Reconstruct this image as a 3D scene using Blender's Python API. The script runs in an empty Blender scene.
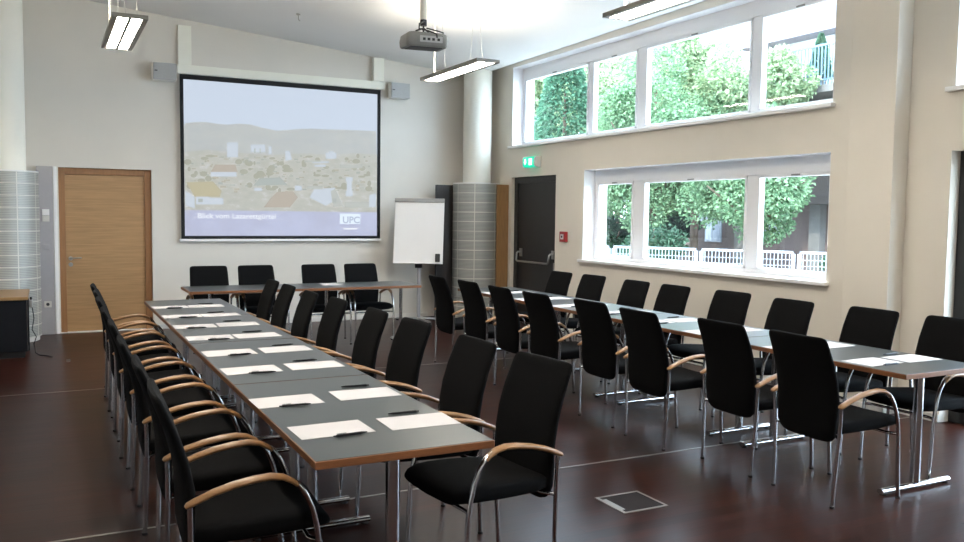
import bpy, bmesh, math, random
from mathutils import Vector, Matrix
random.seed(7)
scene = bpy.context.scene
COL = scene.collection
PI = math.pi

# ------------------------------------------------------------------ materials
def mat(name, col, rough=.5, metal=0., spec=.5, noise=None, bump=None, emit=None, estr=0., coat=0., scale=(1,1,1)):
    """noise = (scale, amount, detail, stretch axis scale); bump = (scale, strength)."""
    m = bpy.data.materials.new(name); m.use_nodes = True
    nt = m.node_tree; b = nt.nodes['Principled BSDF']
    b.inputs['Base Color'].default_value = (*col, 1); b.inputs['Roughness'].default_value = rough
    b.inputs['Metallic'].default_value = metal; b.inputs['Specular IOR Level'].default_value = spec
    b.inputs['Coat Weight'].default_value = coat
    if emit:
        b.inputs['Emission Color'].default_value = (*emit, 1); b.inputs['Emission Strength'].default_value = estr
    tc = nt.nodes.new('ShaderNodeTexCoord'); mp = nt.nodes.new('ShaderNodeMapping')
    mp.inputs['Scale'].default_value = scale
    nt.links.new(tc.outputs['Object'], mp.inputs['Vector'])
    if noise:
        n = nt.nodes.new('ShaderNodeTexNoise'); n.inputs['Scale'].default_value = noise[0]; n.inputs['Detail'].default_value = 4
        nt.links.new(mp.outputs['Vector'], n.inputs['Vector'])
        r = nt.nodes.new('ShaderNodeValToRGB'); a = noise[1]
        r.color_ramp.elements[0].position = .3; r.color_ramp.elements[1].position = .7
        r.color_ramp.elements[0].color = (*[c*(1-a) for c in col], 1); r.color_ramp.elements[1].color = (*[min(1, c*(1+a)) for c in col], 1)
        nt.links.new(n.outputs['Fac'], r.inputs['Fac']); nt.links.new(r.outputs['Color'], b.inputs['Base Color'])
    if bump:
        n2 = nt.nodes.new('ShaderNodeTexNoise'); n2.inputs['Scale'].default_value = bump[0]; n2.inputs['Detail'].default_value = 3
        nt.links.new(mp.outputs['Vector'], n2.inputs['Vector'])
        bp = nt.nodes.new('ShaderNodeBump'); bp.inputs['Strength'].default_value = bump[1]; bp.inputs['Distance'].default_value = .004
        nt.links.new(n2.outputs['Fac'], bp.inputs['Height']); nt.links.new(bp.outputs['Normal'], b.inputs['Normal'])
    return m

M = {}
M['wall'] = mat('plaster', (.70,.665,.61), .9, noise=(3,.015), bump=(180,.12))
M['wall_right'] = mat('plaster_warm', (.735,.685,.605), .9, noise=(3,.015), bump=(180,.12))
M['ceiling'] = mat('ceiling_paint', (.81,.81,.81), .9, noise=(1.5,.01))
M['white'] = mat('white_paint', (.88,.87,.86), .45, noise=(2,.01))
M['frame_white'] = mat('window_white', (.84,.84,.86), .35, noise=(2,.01))
M['baseboard'] = mat('skirting_white', (.72,.70,.66), .5, noise=(4,.02))
M['column'] = mat('column_paint', (.80,.78,.70), .7, noise=(2,.01))
M['taupe'] = mat('taupe_trim', (.32,.28,.23), .7, noise=(6,.03))
M['fabric'] = mat('black_fabric', (.0025,.0025,.003), .95, spec=.15, noise=(300,.25), bump=(900,.25))
M['chrome'] = mat('chrome', (.62,.62,.64), .18, 1., noise=(20,.02))
M['steel'] = mat('brushed_steel', (.50,.50,.50), .32, 1., noise=(60,.05), scale=(1,1,.1))
M['armwood'] = mat('beech_arm', (.32,.165,.07), .35, noise=(30,.12), coat=.2, scale=(1,6,6))
M['edgewood'] = mat('table_edge_wood', (.22,.085,.032), .4, noise=(30,.15), scale=(1,1,8))
M['laminate'] = mat('grey_laminate', (.050,.056,.056), .33, noise=(400,.08))
M['rubber'] = mat('black_rubber', (.012,.012,.012), .6, noise=(40,.1))
M['black'] = mat('black_plastic', (.012,.012,.014), .45, noise=(40,.1))
M['ink'] = mat('pen_black', (.006,.006,.008), .3, noise=(40,.1))
M['paper'] = mat('paper', (.62,.585,.58), .8, noise=(8,.01))
M['doorwood'] = mat('beech_door', (.40,.235,.11), .42, noise=(9,.13), scale=(.35,1,7))
M['framewood'] = mat('beech_frame', (.31,.15,.062), .42, noise=(9,.10), scale=(5,1,.5))
M['topwood'] = mat('cabinet_wood', (.31,.18,.075), .4, noise=(9,.1), scale=(1,6,1))
M['panelwood'] = mat('panel_wood', (.31,.17,.07), .45, noise=(12,.12), scale=(6,6,.5))
M['darkpanel'] = mat('dark_panel', (.02,.016,.015), .4, noise=(10,.15), scale=(6,6,.5))
M['cabdark'] = mat('cabinet_dark', (.008,.009,.012), .6, spec=.15, noise=(20,.08))
M['doordark'] = mat('dark_door', (.020,.019,.020), .45, noise=(10,.06))
M['doorframe_dark'] = mat('dark_door_frame', (.015,.0145,.015), .45, noise=(10,.06))
M['grey_alu'] = mat('grey_trunking', (.40,.39,.41), .45, .2, noise=(20,.02))
M['trunk'] = mat('cream_trunking', (.86,.85,.76), .6, noise=(6,.01))
M['spk'] = mat('speaker_grey', (.42,.42,.42), .6, noise=(200,.08))
M['spk_side'] = mat('speaker_case', (.75,.74,.70), .6, noise=(20,.02))
M['lamp_metal'] = mat('lamp_metal', (.23,.215,.19), .4, .3, noise=(20,.02))
M['diffuser'] = mat('diffuser', (.9,.9,.9), .4, emit=(1,.93,.82), estr=11., noise=(10,.01))
M['uplight'] = mat('uplight', (.9,.9,.9), .4, emit=(1,.90,.74), estr=11., noise=(10,.01))
M['border'] = mat('screen_border', (.008,.008,.009), .8, noise=(30,.1))
M['projgrey'] = mat('projector_grey', (.21,.21,.20), .5, noise=(30,.05))
M['projdark'] = mat('projector_dark', (.05,.05,.055), .5, noise=(30,.05))
M['board'] = mat('flip_board', (.83,.81,.80), .5, noise=(4,.01))
M['clip'] = mat('flip_clip', (.30,.30,.30), .4, .4, noise=(20,.03))
M['green'] = mat('sign_green', (.0,.28,.16), .4, emit=(.0,.50,.30), estr=.35, noise=(20,.02))
M['signwhite'] = mat('sign_white', (.9,.9,.9), .4, emit=(.8,1,.92), estr=.4, noise=(20,.02))
M['red'] = mat('red_box', (.33,.015,.02), .4, noise=(20,.05))
M['socket'] = mat('socket_cream', (.66,.65,.60), .4, noise=(20,.02))
M['wire'] = mat('wire_grey', (.45,.43,.40), .4, .5, noise=(20,.02))
M['cordwhite'] = mat('cord_white', (.75,.73,.68), .5, noise=(20,.02))
M['strip'] = mat('joint_strip', (.30,.28,.26), .35, .6, noise=(30,.05))
M['boxlid'] = mat('floor_box_lid', (.016,.011,.011), .5, spec=.1, noise=(30,.15))
M['fence'] = mat('fence_white', (.30,.33,.38), .5, noise=(10,.02))
M['trunkbark'] = mat('bark', (.10,.07,.05), .9, noise=(12,.3), bump=(30,.5), scale=(1,1,.2))
M['roof'] = mat('roof_grey', (.22,.21,.25), .8, noise=(10,.1))
M['render'] = mat('house_render', (.80,.79,.76), .9, noise=(2,.03))
M['houseglass'] = mat('house_pane', (.30,.33,.40), .15, noise=(3,.1))
M['rail'] = mat('rail_blue', (.10,.16,.22), .5, noise=(10,.05))
M['ground'] = mat('bounce_ground', (.36,.355,.33), .95, noise=(2,.08), bump=(20,.3))  # unseen ground, made pale to bounce daylight onto the ceiling
M['concrete'] = mat('concrete', (.13,.125,.12), .9, noise=(4,.08))

def leafmat(name, c1, c2):
    m = bpy.data.materials.new(name); m.use_nodes = True
    nt = m.node_tree; b = nt.nodes['Principled BSDF']
    g = nt.nodes.new('ShaderNodeNewGeometry'); r = nt.nodes.new('ShaderNodeValToRGB')
    r.color_ramp.elements[0].color = (*c1,1); r.color_ramp.elements[1].color = (*c2,1)
    nt.links.new(g.outputs['Random Per Island'], r.inputs['Fac']); nt.links.new(r.outputs['Color'], b.inputs['Base Color'])
    b.inputs['Roughness'].default_value = .6
    tr = nt.nodes.new('ShaderNodeBsdfTranslucent'); nt.links.new(r.outputs['Color'], tr.inputs['Color'])
    mx = nt.nodes.new('ShaderNodeMixShader'); mx.inputs['Fac'].default_value = .4
    nt.links.new(b.outputs[0], mx.inputs[1]); nt.links.new(tr.outputs[0], mx.inputs[2])
    nt.links.new(mx.outputs[0], nt.nodes['Material Output'].inputs['Surface'])
    return m
M['leaf'] = leafmat('leaf_green', (.06,.14,.065), (.21,.33,.18))
M['leaf_glare'] = leafmat('leaf_glare', (.14,.24,.12), (.40,.47,.28))  # glare and haze of the high panes put into the leaf colour
M['leaf_blue'] = leafmat('leaf_conifer', (.025,.10,.06), (.10,.22,.13))
M['leaf_dark'] = leafmat('leaf_dark', (.012,.05,.025), (.045,.10,.055))

def glassmat():
    m = bpy.data.materials.new('window_glass'); m.use_nodes = True
    nt = m.node_tree; nt.nodes.remove(nt.nodes['Principled BSDF'])
    tr = nt.nodes.new('ShaderNodeBsdfTransparent'); tr.inputs['Color'].default_value = (.97,.985,.98,1)
    gl = nt.nodes.new('ShaderNodeBsdfGlossy'); gl.inputs['Roughness'].default_value = .02
    fr = nt.nodes.new('ShaderNodeLayerWeight'); p5 = nt.nodes.new('ShaderNodeMath'); p5.operation = 'POWER'; p5.inputs[1].default_value = 5
    mr = nt.nodes.new('ShaderNodeMapRange'); mr.inputs['To Min'].default_value = .03; mr.inputs['To Max'].default_value = .6
    nt.links.new(fr.outputs['Facing'], p5.inputs[0]); nt.links.new(p5.outputs[0], mr.inputs['Value'])
    mx = nt.nodes.new('ShaderNodeMixShader')
    nt.links.new(mr.outputs[0], mx.inputs['Fac']); nt.links.new(tr.outputs[0], mx.inputs[1]); nt.links.new(gl.outputs[0], mx.inputs[2])
    nt.links.new(mx.outputs[0], nt.nodes['Material Output'].inputs['Surface'])
    return m
M['glass'] = glassmat()

def floormat():
    m = bpy.data.materials.new('dark_parquet'); m.use_nodes = True
    nt = m.node_tree; b = nt.nodes['Principled BSDF']; L = nt.links
    tc = nt.nodes.new('ShaderNodeTexCoord')
    br = nt.nodes.new('ShaderNodeTexBrick'); br.inputs['Scale'].default_value = 1.
    br.inputs['Brick Width'].default_value = 1.2; br.inputs['Row Height'].default_value = .09
    br.inputs['Mortar Size'].default_value = .0012; br.inputs['Color1'].default_value = (.036,.0100,.0062,1); br.inputs['Color2'].default_value = (.019,.0058,.0038,1)
    br.inputs['Mortar'].default_value = (.008,.004,.003,1); br.offset = .37; br.inputs['Bias'].default_value = 0.
    L.new(tc.outputs['Object'], br.inputs['Vector'])
    mp = nt.nodes.new('ShaderNodeMapping'); mp.inputs['Scale'].default_value = (1.2, 22, 1)
    L.new(tc.outputs['Object'], mp.inputs['Vector'])
    n = nt.nodes.new('ShaderNodeTexNoise'); n.inputs['Scale'].default_value = 3; n.inputs['Detail'].default_value = 5
    L.new(mp.outputs[0], n.inputs['Vector'])
    mx = nt.nodes.new('ShaderNodeMix'); mx.data_type = 'RGBA'; mx.blend_type = 'OVERLAY'; mx.inputs['Factor'].default_value = .85
    L.new(br.outputs['Color'], mx.inputs[6]); L.new(n.outputs['Fac'], mx.inputs[7]); L.new(mx.outputs[2], b.inputs['Base Color'])
    mr = nt.nodes.new('ShaderNodeMapRange'); mr.inputs['To Min'].default_value = .24; mr.inputs['To Max'].default_value = .38
    L.new(n.outputs['Fac'], mr.inputs['Value']); L.new(mr.outputs[0], b.inputs['Roughness'])
    b.inputs['Specular IOR Level'].default_value = .12
    bp = nt.nodes.new('ShaderNodeBump'); bp.inputs['Strength'].default_value = .12; bp.inputs['Distance'].default_value = .002
    L.new(n.outputs['Fac'], bp.inputs['Height']); L.new(bp.outputs[0], b.inputs['Normal'])
    return m
M['floor'] = floormat()

def brickmat():
    m = bpy.data.materials.new('house_brick'); m.use_nodes = True
    nt = m.node_tree; b = nt.nodes['Principled BSDF']; L = nt.links
    tc = nt.nodes.new('ShaderNodeTexCoord'); mp = nt.nodes.new('ShaderNodeMapping'); mp.inputs['Rotation'].default_value = (PI/2,0,PI/2)
    L.new(tc.outputs['Object'], mp.inputs['Vector'])
    br = nt.nodes.new('ShaderNodeTexBrick'); br.inputs['Scale'].default_value = 4
    br.inputs['Color1'].default_value = (.13,.05,.04,1); br.inputs['Color2'].default_value = (.09,.038,.032,1); br.inputs['Mortar'].default_value = (.12,.09,.085,1)
    L.new(mp.outputs[0], br.inputs['Vector']); L.new(br.outputs['Color'], b.inputs['Base Color']); b.inputs['Roughness'].default_value = .9
    return m
M['brick'] = brickmat()

def meshcover():
    m = bpy.data.materials.new('perforated_sheet'); m.use_nodes = True
    nt = m.node_tree; b = nt.nodes['Principled BSDF']; L = nt.links
    tc = nt.nodes.new('ShaderNodeTexCoord')
    w = nt.nodes.new('ShaderNodeTexWave'); w.wave_type = 'BANDS'; w.bands_direction = 'Z'; w.inputs['Scale'].default_value = 16; w.inputs['Distortion'].default_value = 0
    L.new(tc.outputs['Object'], w.inputs['Vector'])
    r = nt.nodes.new('ShaderNodeValToRGB'); r.color_ramp.elements[0].color = (.27,.28,.27,1); r.color_ramp.elements[1].color = (.47,.475,.45,1)
    L.new(w.outputs['Fac'], r.inputs['Fac']); L.new(r.outputs['Color'], b.inputs['Base Color'])
    b.inputs['Roughness'].default_value = .45; b.inputs['Metallic'].default_value = .25
    bp = nt.nodes.new('ShaderNodeBump'); bp.inputs['Strength'].default_value = .3; bp.inputs['Distance'].default_value = .003
    L.new(w.outputs['Fac'], bp.inputs['Height']); L.new(bp.outputs[0], b.inputs['Normal'])
    return m
M['mesh'] = meshcover()

def emis(name, col, s, noise=None, dif=.0):
    return mat(name, tuple(max(.02, c*dif) for c in col), .8, emit=col, estr=s)

# ------------------------------------------------------------------ mesh builder
class MB:
    def __init__(s): s.v=[]; s.f=[]; s.m=[]; s.sm=[]
    def add(s, vs, fs, mi=0, smooth=False):
        o=len(s.v); s.v += [tuple(v) for v in vs]
        for f in fs: s.f.append([i+o for i in f]); s.m.append(mi); s.sm.append(smooth)
        return s
    def box(s, x0,x1,y0,y1,z0,z1, mi=0):
        v=[(x,y,z) for z in (z0,z1) for y in (y0,y1) for x in (x0,x1)]
        return s.add(v, [(0,2,3,1),(4,5,7,6),(0,1,5,4),(1,3,7,5),(3,2,6,7),(2,0,4,6)], mi)
    def loft(s, rings, mi=0, cap=True, smooth=True):
        n=len(rings[0]); vs=[p for r in rings for p in r]; fs=[]
        for i in range(len(rings)-1):
            for j in range(n):
                k=(j+1)%n; fs.append((i*n+j, i*n+k, (i+1)*n+k, (i+1)*n+j))
        s.add(vs, fs, mi, smooth)
        if cap:
            s.add(rings[0], [tuple(range(n))[::-1]], mi); s.add(rings[-1], [tuple(range(n))], mi)
        return s
    def tube(s, path, r, n=10, mi=0, cap=True, flat=None):
        """round tube along a path; r a number or one per point; flat=(a,b) scales the two cross axes."""
        P=[Vector(p) for p in path]; rings=[]; up=None
        for i,p in enumerate(P):
            t=((P[min(i+1,len(P)-1)]-P[i]).normalized()+(P[i]-P[max(i-1,0)]).normalized())
            if t.length<1e-6: t=P[min(i+1,len(P)-1)]-P[max(i-1,0)]
            t.normalize()
            if up is None:
                up=Vector((0,0,1)) if abs(t.z)<.9 else Vector((1,0,0))
            a=t.cross(up); 
            if a.length<1e-5: a=t.cross(Vector((0,1,0)))
            a.normalize(); b=a.cross(t).normalized(); up=b
            rr=r[i] if isinstance(r,(list,tuple)) else r
            fa,fb=flat if flat else (1,1)
            rings.append([p+a*(rr*fa*math.cos(2*PI*j/n))+b*(rr*fb*math.sin(2*PI*j/n)) for j in range(n)])
        return s.loft(rings, mi, cap)
    def cyl(s, x,y,z0,z1,r,n=24,mi=0,r1=None):
        r1=r if r1 is None else r1
        return s.loft([[(x+q*math.cos(2*PI*j/n), y+q*math.sin(2*PI*j/n), z) for j in range(n)] for z,q in ((z0,r),(z1,r1))], mi)
    def prism(s, poly, axis, a, b, mi=0):
        """extrude a 2D polygon along axis 0/1/2 from a to b."""
        def P(p,t):
            q=list(p); q.insert(axis,t); return tuple(q)
        n=len(poly); vs=[P(p,a) for p in poly]+[P(p,b) for p in poly]
        fs=[tuple(range(n))[::-1], tuple(range(n,2*n))]+[(i,(i+1)%n,n+(i+1)%n,n+i) for i in range(n)]
        return s.add(vs,fs,mi)
    def build(s, name, mats, parent=None, bevel=0, loc=None, rot=None, segs=2):
        me=bpy.data.meshes.new(name); me.from_pydata(s.v,[],s.f)
        mats=mats if isinstance(mats,(list,tuple)) else [mats]
        for m in mats: me.materials.append(M[m] if isinstance(m,str) else m)
        for p,mi,sm in zip(me.polygons,s.m,s.sm): p.material_index=mi; p.use_smooth=sm
        bm=bmesh.new(); bm.from_mesh(me); bmesh.ops.recalc_face_normals(bm, faces=bm.faces); bm.to_mesh(me); bm.free()
        o=bpy.data.objects.new(name,me); COL.objects.link(o)
        if parent: o.parent=parent
        if loc: o.location=loc
        if rot: o.rotation_euler=rot
        if bevel:
            md=o.modifiers.new('bevel','BEVEL'); md.width=bevel; md.segments=segs; md.limit_method='ANGLE'; md.angle_limit=math.radians(50)
        return o

def tag(o,label=None,cat=None,group=None,kind=None):
    for k,v in (('label',label),('category',cat),('group',group),('kind',kind)):
        if v: o[k]=v
    return o
def thing(name,label,cat,loc=(0,0,0),rz=0,group=None):
    o=bpy.data.objects.new(name,None); COL.objects.link(o); o.location=loc; o.rotation_euler=(0,0,rz); o.empty_display_size=.1
    return tag(o,label,cat,group)
def struct(o,label=None): 
    return tag(o,label,None,None,'structure')
def structE(name,label,loc=(0,0,0)):
    o=bpy.data.objects.new(name,None); COL.objects.link(o); o.location=loc
    return struct(o,label)
def dup(root,loc,rz,label,group=None):
    r=root.copy(); COL.objects.link(r); r.location=loc; r.rotation_euler=(0,0,rz); r['label']=label
    if group: r['group']=group
    for ch in list(root.children):
        c=ch.copy(); COL.objects.link(c); c.parent=r
        for g in list(ch.children):
            d=g.copy(); COL.objects.link(d); d.parent=c
    return r
ORD=['nearest the camera','second from the near end','third from the near end','fourth from the near end','fifth from the near end','sixth from the near end','seventh from the near end','at the far end']

# ------------------------------------------------------------------ room shell
XR=6.25; XL=-2.3; YB=12.2; YF=-3.2
def ceil_z(x,y): return 4.312-.0922*x+.009*(12.2-y)
m=MB().box(XL-.3,XR+.4,YF-.3,YB+.3,-.1,0); struct(m.build('floor','floor'),'dark brown parquet floor')
def slab(m,xa,xb,d0,d1):
    vs=[(x,y,ceil_z(x,y)+dz) for dz in (d0,d1) for (x,y) in ((xa,YF-.3),(xb,YF-.3),(xb,YB+.3),(xa,YB+.3))]
    m.add(vs,[(0,1,2,3),(4,5,6,7),(0,1,5,4),(1,2,6,5),(2,3,7,6),(3,0,4,7)])
m=MB(); slab(m,XL-.3,6.02,0,.10); slab(m,5.95,XR+.37,.10,.2)
struct(m.build('ceiling','ceiling'),'white sloping ceiling with an open gap along the window wall')
ZT=4.75
# back wall with the beech door's opening
DX0,DX1,DZ=.135,1.251,2.136
m=MB().box(XL-.3,DX0,YB,YB+.3,0,ZT).box(DX1,XR+.37,YB,YB+.3,0,ZT).box(DX0,DX1,YB,YB+.3,DZ,ZT)
struct(m.build('wall_back','wall'),'beige back wall behind the projection screen')
struct(MB().box(XL-.3,XL,YF,YB,0,ZT).build('wall_left','wall'))
struct(MB().box(XL-.3,XR+.37,YF-.3,YF,0,ZT).build('wall_front','wall'))
# right wall: openings
LW=(5.43,9.37,.995,2.195)      # low window y0,y1,z0,z1
UW=(5.43,11.32,2.59,3.79)      # high window
D2=(10.06,11.317,2.158)         # dark door
U2=(-1.2,4.28,2.59,3.79)       # second high window, mostly beyond the frame
D3=(1.6,4.285,2.135)            # glazed door, mostly beyond the frame
X0,X1=XR,XR+.37
m=MB()
def wr(y0,y1,z0,z1): m.box(X0,X1,y0,y1,z0,z1)
wr(YF,D3[0],0,2.6); wr(D3[0],D3[1],D3[2],2.6); wr(D3[1],LW[0],0,2.6)
wr(LW[0],LW[1],0,LW[2]); wr(LW[0],LW[1],LW[3],2.6); wr(LW[1],D2[0],0,2.6)
wr(D2[0],D2[1],D2[2],2.6); wr(D2[1],YB+.3,0,2.6)
wr(YF,U2[0],2.6,3.79); wr(U2[1],UW[0],2.6,3.79); wr(UW[1],YB+.3,2.6,3.79); wr(YF,YB+.3,3.79,ZT)
struct(m.build('wall_right','wall_right'),'beige right wall with the long windows')
# shallow pilaster
struct(MB().box(6.07,XR,4.66,5.10,0,ceil_z(6.07,4.8)).build('trim_1','wall_right',bevel=.006),'flat pilaster between the two window bays')
# baseboards
struct(MB().box(DX1,5.27,YB-.015,YB,0,.065).box(.085,DX0,YB-.015,YB,0,.065).build('baseboard_back','baseboard',bevel=.003))
struct(MB().box(XR-.015,XR,5.10,D2[0],0,.065).box(XR-.015,XR,D3[1],4.66,0,.065).box(6.055,6.07,4.645,5.115,0,.065).box(6.055,XR-.015,4.645,4.66,0,.065).build('baseboard_right','baseboard',bevel=.003))
# metal joint strips across the floor
for i,y in enumerate((.86,4.50,8.262,)):
    struct(MB().box(XL,XR,y-.008,y+.008,0,.003).build('trim_%d'%(i+3),'strip'),'thin metal joint strip across the parquet')

# ------------------------------------------------------------------ windows
def window(name,label,y0,y1,z0,z1,mull,head,sill=True,thin=()):
    """mull = list of (centre, width); head = height of the deep white head rail."""
    root=structE(name,label,(XR+.2,(y0+y1)/2,z0)); ox,oy,oz=root.location
    def P(b): 
        return b
    fx0,fx1=6.43,6.50
    zb=z0+.030; zt=z1-head
    f=MB().box(fx0,fx1,y0,y1,zb,zb+.05).box(fx0-.01,fx1,y0,y1,zt,z1).box(fx0,fx1,y0,y0+.055,zb+.05,zt).box(fx0,fx1,y1-.075,y1,zb+.05,zt)
    edges=[y0+.055]
    for c,w in sorted(mull):
        f.box(fx0,fx1,c-w/2,c+w/2,zb+.05,zt); edges += [c-w/2,c+w/2]
    edges.append(y1-.075)
    def bld(mb,nm,mt,par=root,bev=0):
        o=mb.build(nm,mt,par,bevel=bev); 
        o.location=(-ox,-oy,-oz) if par is root else (0,0,0)
        return o
    bld(f,'window_frame','frame_white',bev=.004)
    for i in range(0,len(edges),2):
        a,b=edges[i],edges[i+1]; c0,c1=zb+.05,zt
        s=MB().box(fx0-.012,fx1-.01,a,b,c0,c0+.024).box(fx0-.012,fx1-.01,a,b,c1-.03,c1).box(fx0-.012,fx1-.01,a,a+.028,c0,c1).box(fx0-.012,fx1-.01,b-.028,b,c0,c1)
        so=bld(s,'sash','frame_white',bev=.004)
        g=MB().box(6.455,6.461,a+.028,b-.028,c0+.024,c1-.03).build('pane','glass',so)
        t=MB().box(6.408,6.418,(a+b)/2-.05,(a+b)/2+.05,c1-.022,c1-.006).build('latch','clip',so)
    # white lined reveal and sill board
    r=MB().box(XR,fx0,y1-.006,y1,z0,z1).box(XR,fx0,y0,y0+.006,z0,z1).box(XR,fx0,y0,y1,z1-.006,z1)
    bld(r,'reveal','frame_white')
    if sill:
        s=MB().box(XR-.055,6.50,y0-.03,y1+.05,z0-.0,z0+.035)
        # cut back to the opening: the nose only passes over the wall face
        s=MB().box(XR-.055,XR,y0-.03,y1+.05,z0-.002,z0+.033).box(XR,6.50,y0+.006,y1-.006,z0,z0+.033)
        bld(s,'window_sill','white',bev=.004)
    return root
window('window_1','long high window under the ceiling',*UW,mull=[(9.515,.10),(8.43,.16),(6.56,.12)],head=.165)
window('window_2','long low window above the row of chairs',*LW,mull=[(8.44,.20),(6.55,.15)],head=.165)
window('window_3','high window at the right edge of the photo',*U2,mull=[(2.4,.12),(.6,.12)],head=.165)

# ------------------------------------------------------------------ doors
d=structE('door_1','beech door left of the projection screen',(.69,YB,0)); 
def dbuild(mb,nm,mt,par,loc,bev=0,offs=True):
    o=mb.build(nm,mt,par,bevel=bev)
    if offs: o.location=(-loc[0],-loc[1],-loc[2])
    return o
L=(.69,YB,0)
f=MB().box(DX0,DX0+.075,YB+.05,YB+.16,0,DZ).box(DX1-.085,DX1,YB+.05,YB+.16,0,DZ).box(DX0+.075,DX1-.085,YB+.05,YB+.16,DZ-.085,DZ)
dbuild(f,'door_frame','framewood',d,L,.004)
lf=dbuild(MB().box(DX0+.075,DX1-.085,YB+.075,YB+.115,.012,DZ-.085),'door_leaf','doorwood',d,L,.003)
h=MB()
for z in (.965,.885):
    h.loft([[(.262+.027*math.cos(a*PI/8),y,z+.027*math.sin(a*PI/8)) for a in range(16)] for y in (YB+.076,YB+.066)])
h.tube([(.262,YB+.068,.965),(.262,YB+.03,.965),(.28,YB+.022,.968),(.39,YB+.02,.972)],.009)
h.build('door_handle','steel',lf)
dbuild(MB().box(DX0,DX1,YB,YB+.3,0,.006),'threshold','white',d,L)
dbuild(MB().box(DX0-.001,DX1+.001,YB+.2,YB+.3,0,DZ),'backing','wall',d,L)

d=structE('door_2','dark grey emergency exit door with push bar',(XR,10.69,0)); L=(XR,10.69,0)
y0,y1,zt=D2
f=MB().box(6.30,6.42,y0,y0+.07,0,zt).box(6.30,6.42,y1-.10,y1,0,zt).box(6.30,6.42,y0+.07,y1-.10,zt-.09,zt)
dbuild(f,'door_frame','doorframe_dark',d,L,.004)
lf=dbuild(MB().box(6.325,6.375,y0+.07,y1-.10,.012,zt-.09),'door_leaf','doordark',d,L,.004)
h=MB().tube([(6.33,11.12,1.05),(6.27,11.13,1.05),(6.25,11.13,1.03),(6.24,11.125,.93),(6.24,11.10,.915),(6.24,10.25,.915),(6.24,10.215,.93),(6.25,10.21,1.03),(6.27,10.21,1.05),(6.33,10.22,1.05)],.014,n=10)
h.box(6.31,6.325,11.09,11.16,.98,1.10).box(6.31,6.325,10.18,10.25,.98,1.10)
h.build('push_bar','steel',lf,bevel=0)
MB().box(6.312,6.326,10.165,10.20,.80,.93).build('lock_plate','steel',lf,bevel=.003)
dbuild(MB().box(6.43,6.62,y0-.001,y1+.001,0,zt+.001),'backing','doordark',d,L)

d=structE('door_3','dark framed glazed door at the right edge of the photo',(XR,2.9,0)); L=(XR,2.9,0)
y0,y1,zt=D3
f=MB().box(6.36,6.44,y0,y0+.08,0,zt).box(6.36,6.44,y1-.10,y1,0,zt).box(6.36,6.44,y0+.08,y1-.10,zt-.09,zt).box(6.36,6.44,y0+.08,y1-.10,0,.10).box(6.36,6.44,2.86,2.98,.1,zt-.09)
dbuild(f,'door_frame','doorframe_dark',d,L,.004)
for a,b in ((y0+.08,2.86),(2.98,y1-.10)): dbuild(MB().box(6.395,6.403,a,b,.10,zt-.09),'pane','glass',d,L)

# ------------------------------------------------------------------ columns with perforated covers
def column(x,y,r,name,label):
    o=MB().cyl(0,0,0,ceil_z(x,y),r,40).build(name,'column',loc=(x,y,0)); struct(o,label)
column(-.47,11.78,.255,'trim_8','cream round column at the left edge')
column(5.885,11.76,.215,'trim_9','cream round column in the back right corner')
def cover(x,y,r,h,label):
    t=thing('column_cover',label,'column cover',(x,y,0),group='perforated covers round the columns')
    n=48
    def ring(q,z): return [(q*math.cos(2*PI*j/n),q*math.sin(2*PI*j/n),z) for j in range(n)]
    s=MB().loft([ring(r,.06),ring(r,h)],0,cap=False)
    s.build('sheet','mesh',t)
    b=MB()
    k=int(round((h-.06)/.143)); 
    for i in range(k+1):
        z=.06+(h-.06)*i/k
        b.loft([ring(r+.002,z-.006),ring(r+.005,z),ring(r+.002,z+.006)],0,cap=False)
    for a in (-2.10,-1.15,-.45,-2.9):
        c,s_=math.cos(a),math.sin(a); q=r+.004; w=.006
        b.add([(q*c-w*s_*sg,q*s_+w*c*sg,z) for z in (.06,h) for sg in (-1,1)],[(0,1,3,2)])
    b.build('band','socket',t)
    MB().loft([ring(.27,h-.005),ring(r+.004,h-.005),ring(r+.004,h+.012),ring(.27,h+.012)],0,cap=False,smooth=False).build('top_ring','white',t)
    MB().loft([ring(r-.02,0),ring(r-.02,.06)],0,cap=False).build('foot_ring','baseboard',t)
cover(-.47,11.78,.385,2.04,'perforated metal cover round the left column beside the cabinet')
cover(5.88,11.76,.36,2.06,'perforated metal cover round the corner column behind the flip chart')
tag(MB().box(5.26,5.54,11.88,11.92,0,2.04).build('side_panel','darkpanel',bevel=.004),'dark brown board panel left of the corner column','panel')
tag(MB().box(6.045,6.238,11.38,11.42,0,2.05).build('side_panel','panelwood',bevel=.004),'light wooden board panel right of the corner column','panel')

# grey service trunking beside the beech door
t=thing('service_duct','grey vertical service duct between column cover and beech door','duct',(0,YB-.03,0))
MB().box(-.115,.07,-.03,.028,0,2.14).build('duct_body','grey_alu',t,bevel=.004)
MB().box(.078,.118,.005,.029,0,2.14).build('white_edge_strip','white',t,bevel=.003)
for z,mt in ((1.56,'white'),(1.48,'socket'),(1.12,'grey_alu')):
    s=MB().box(-.055,.025,-.044,-.03,z-.038,z+.038).build('light_switch',mt,t,bevel=.004)
    MB().box(-.040,.010,-.050,-.044,z-.026,z+.026).build('rocker',mt,s,bevel=.002)
s=MB().box(-.055,.03,-.042,-.03,.35,.43).build('power_socket','socket',t,bevel=.004)
MB().loft([[(-.0125+.02*math.cos(a*PI/10),y,.39+.02*math.sin(a*PI/10)) for a in range(20)] for y in (-.046,-.042)]).build('socket_hole','black',s)

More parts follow.
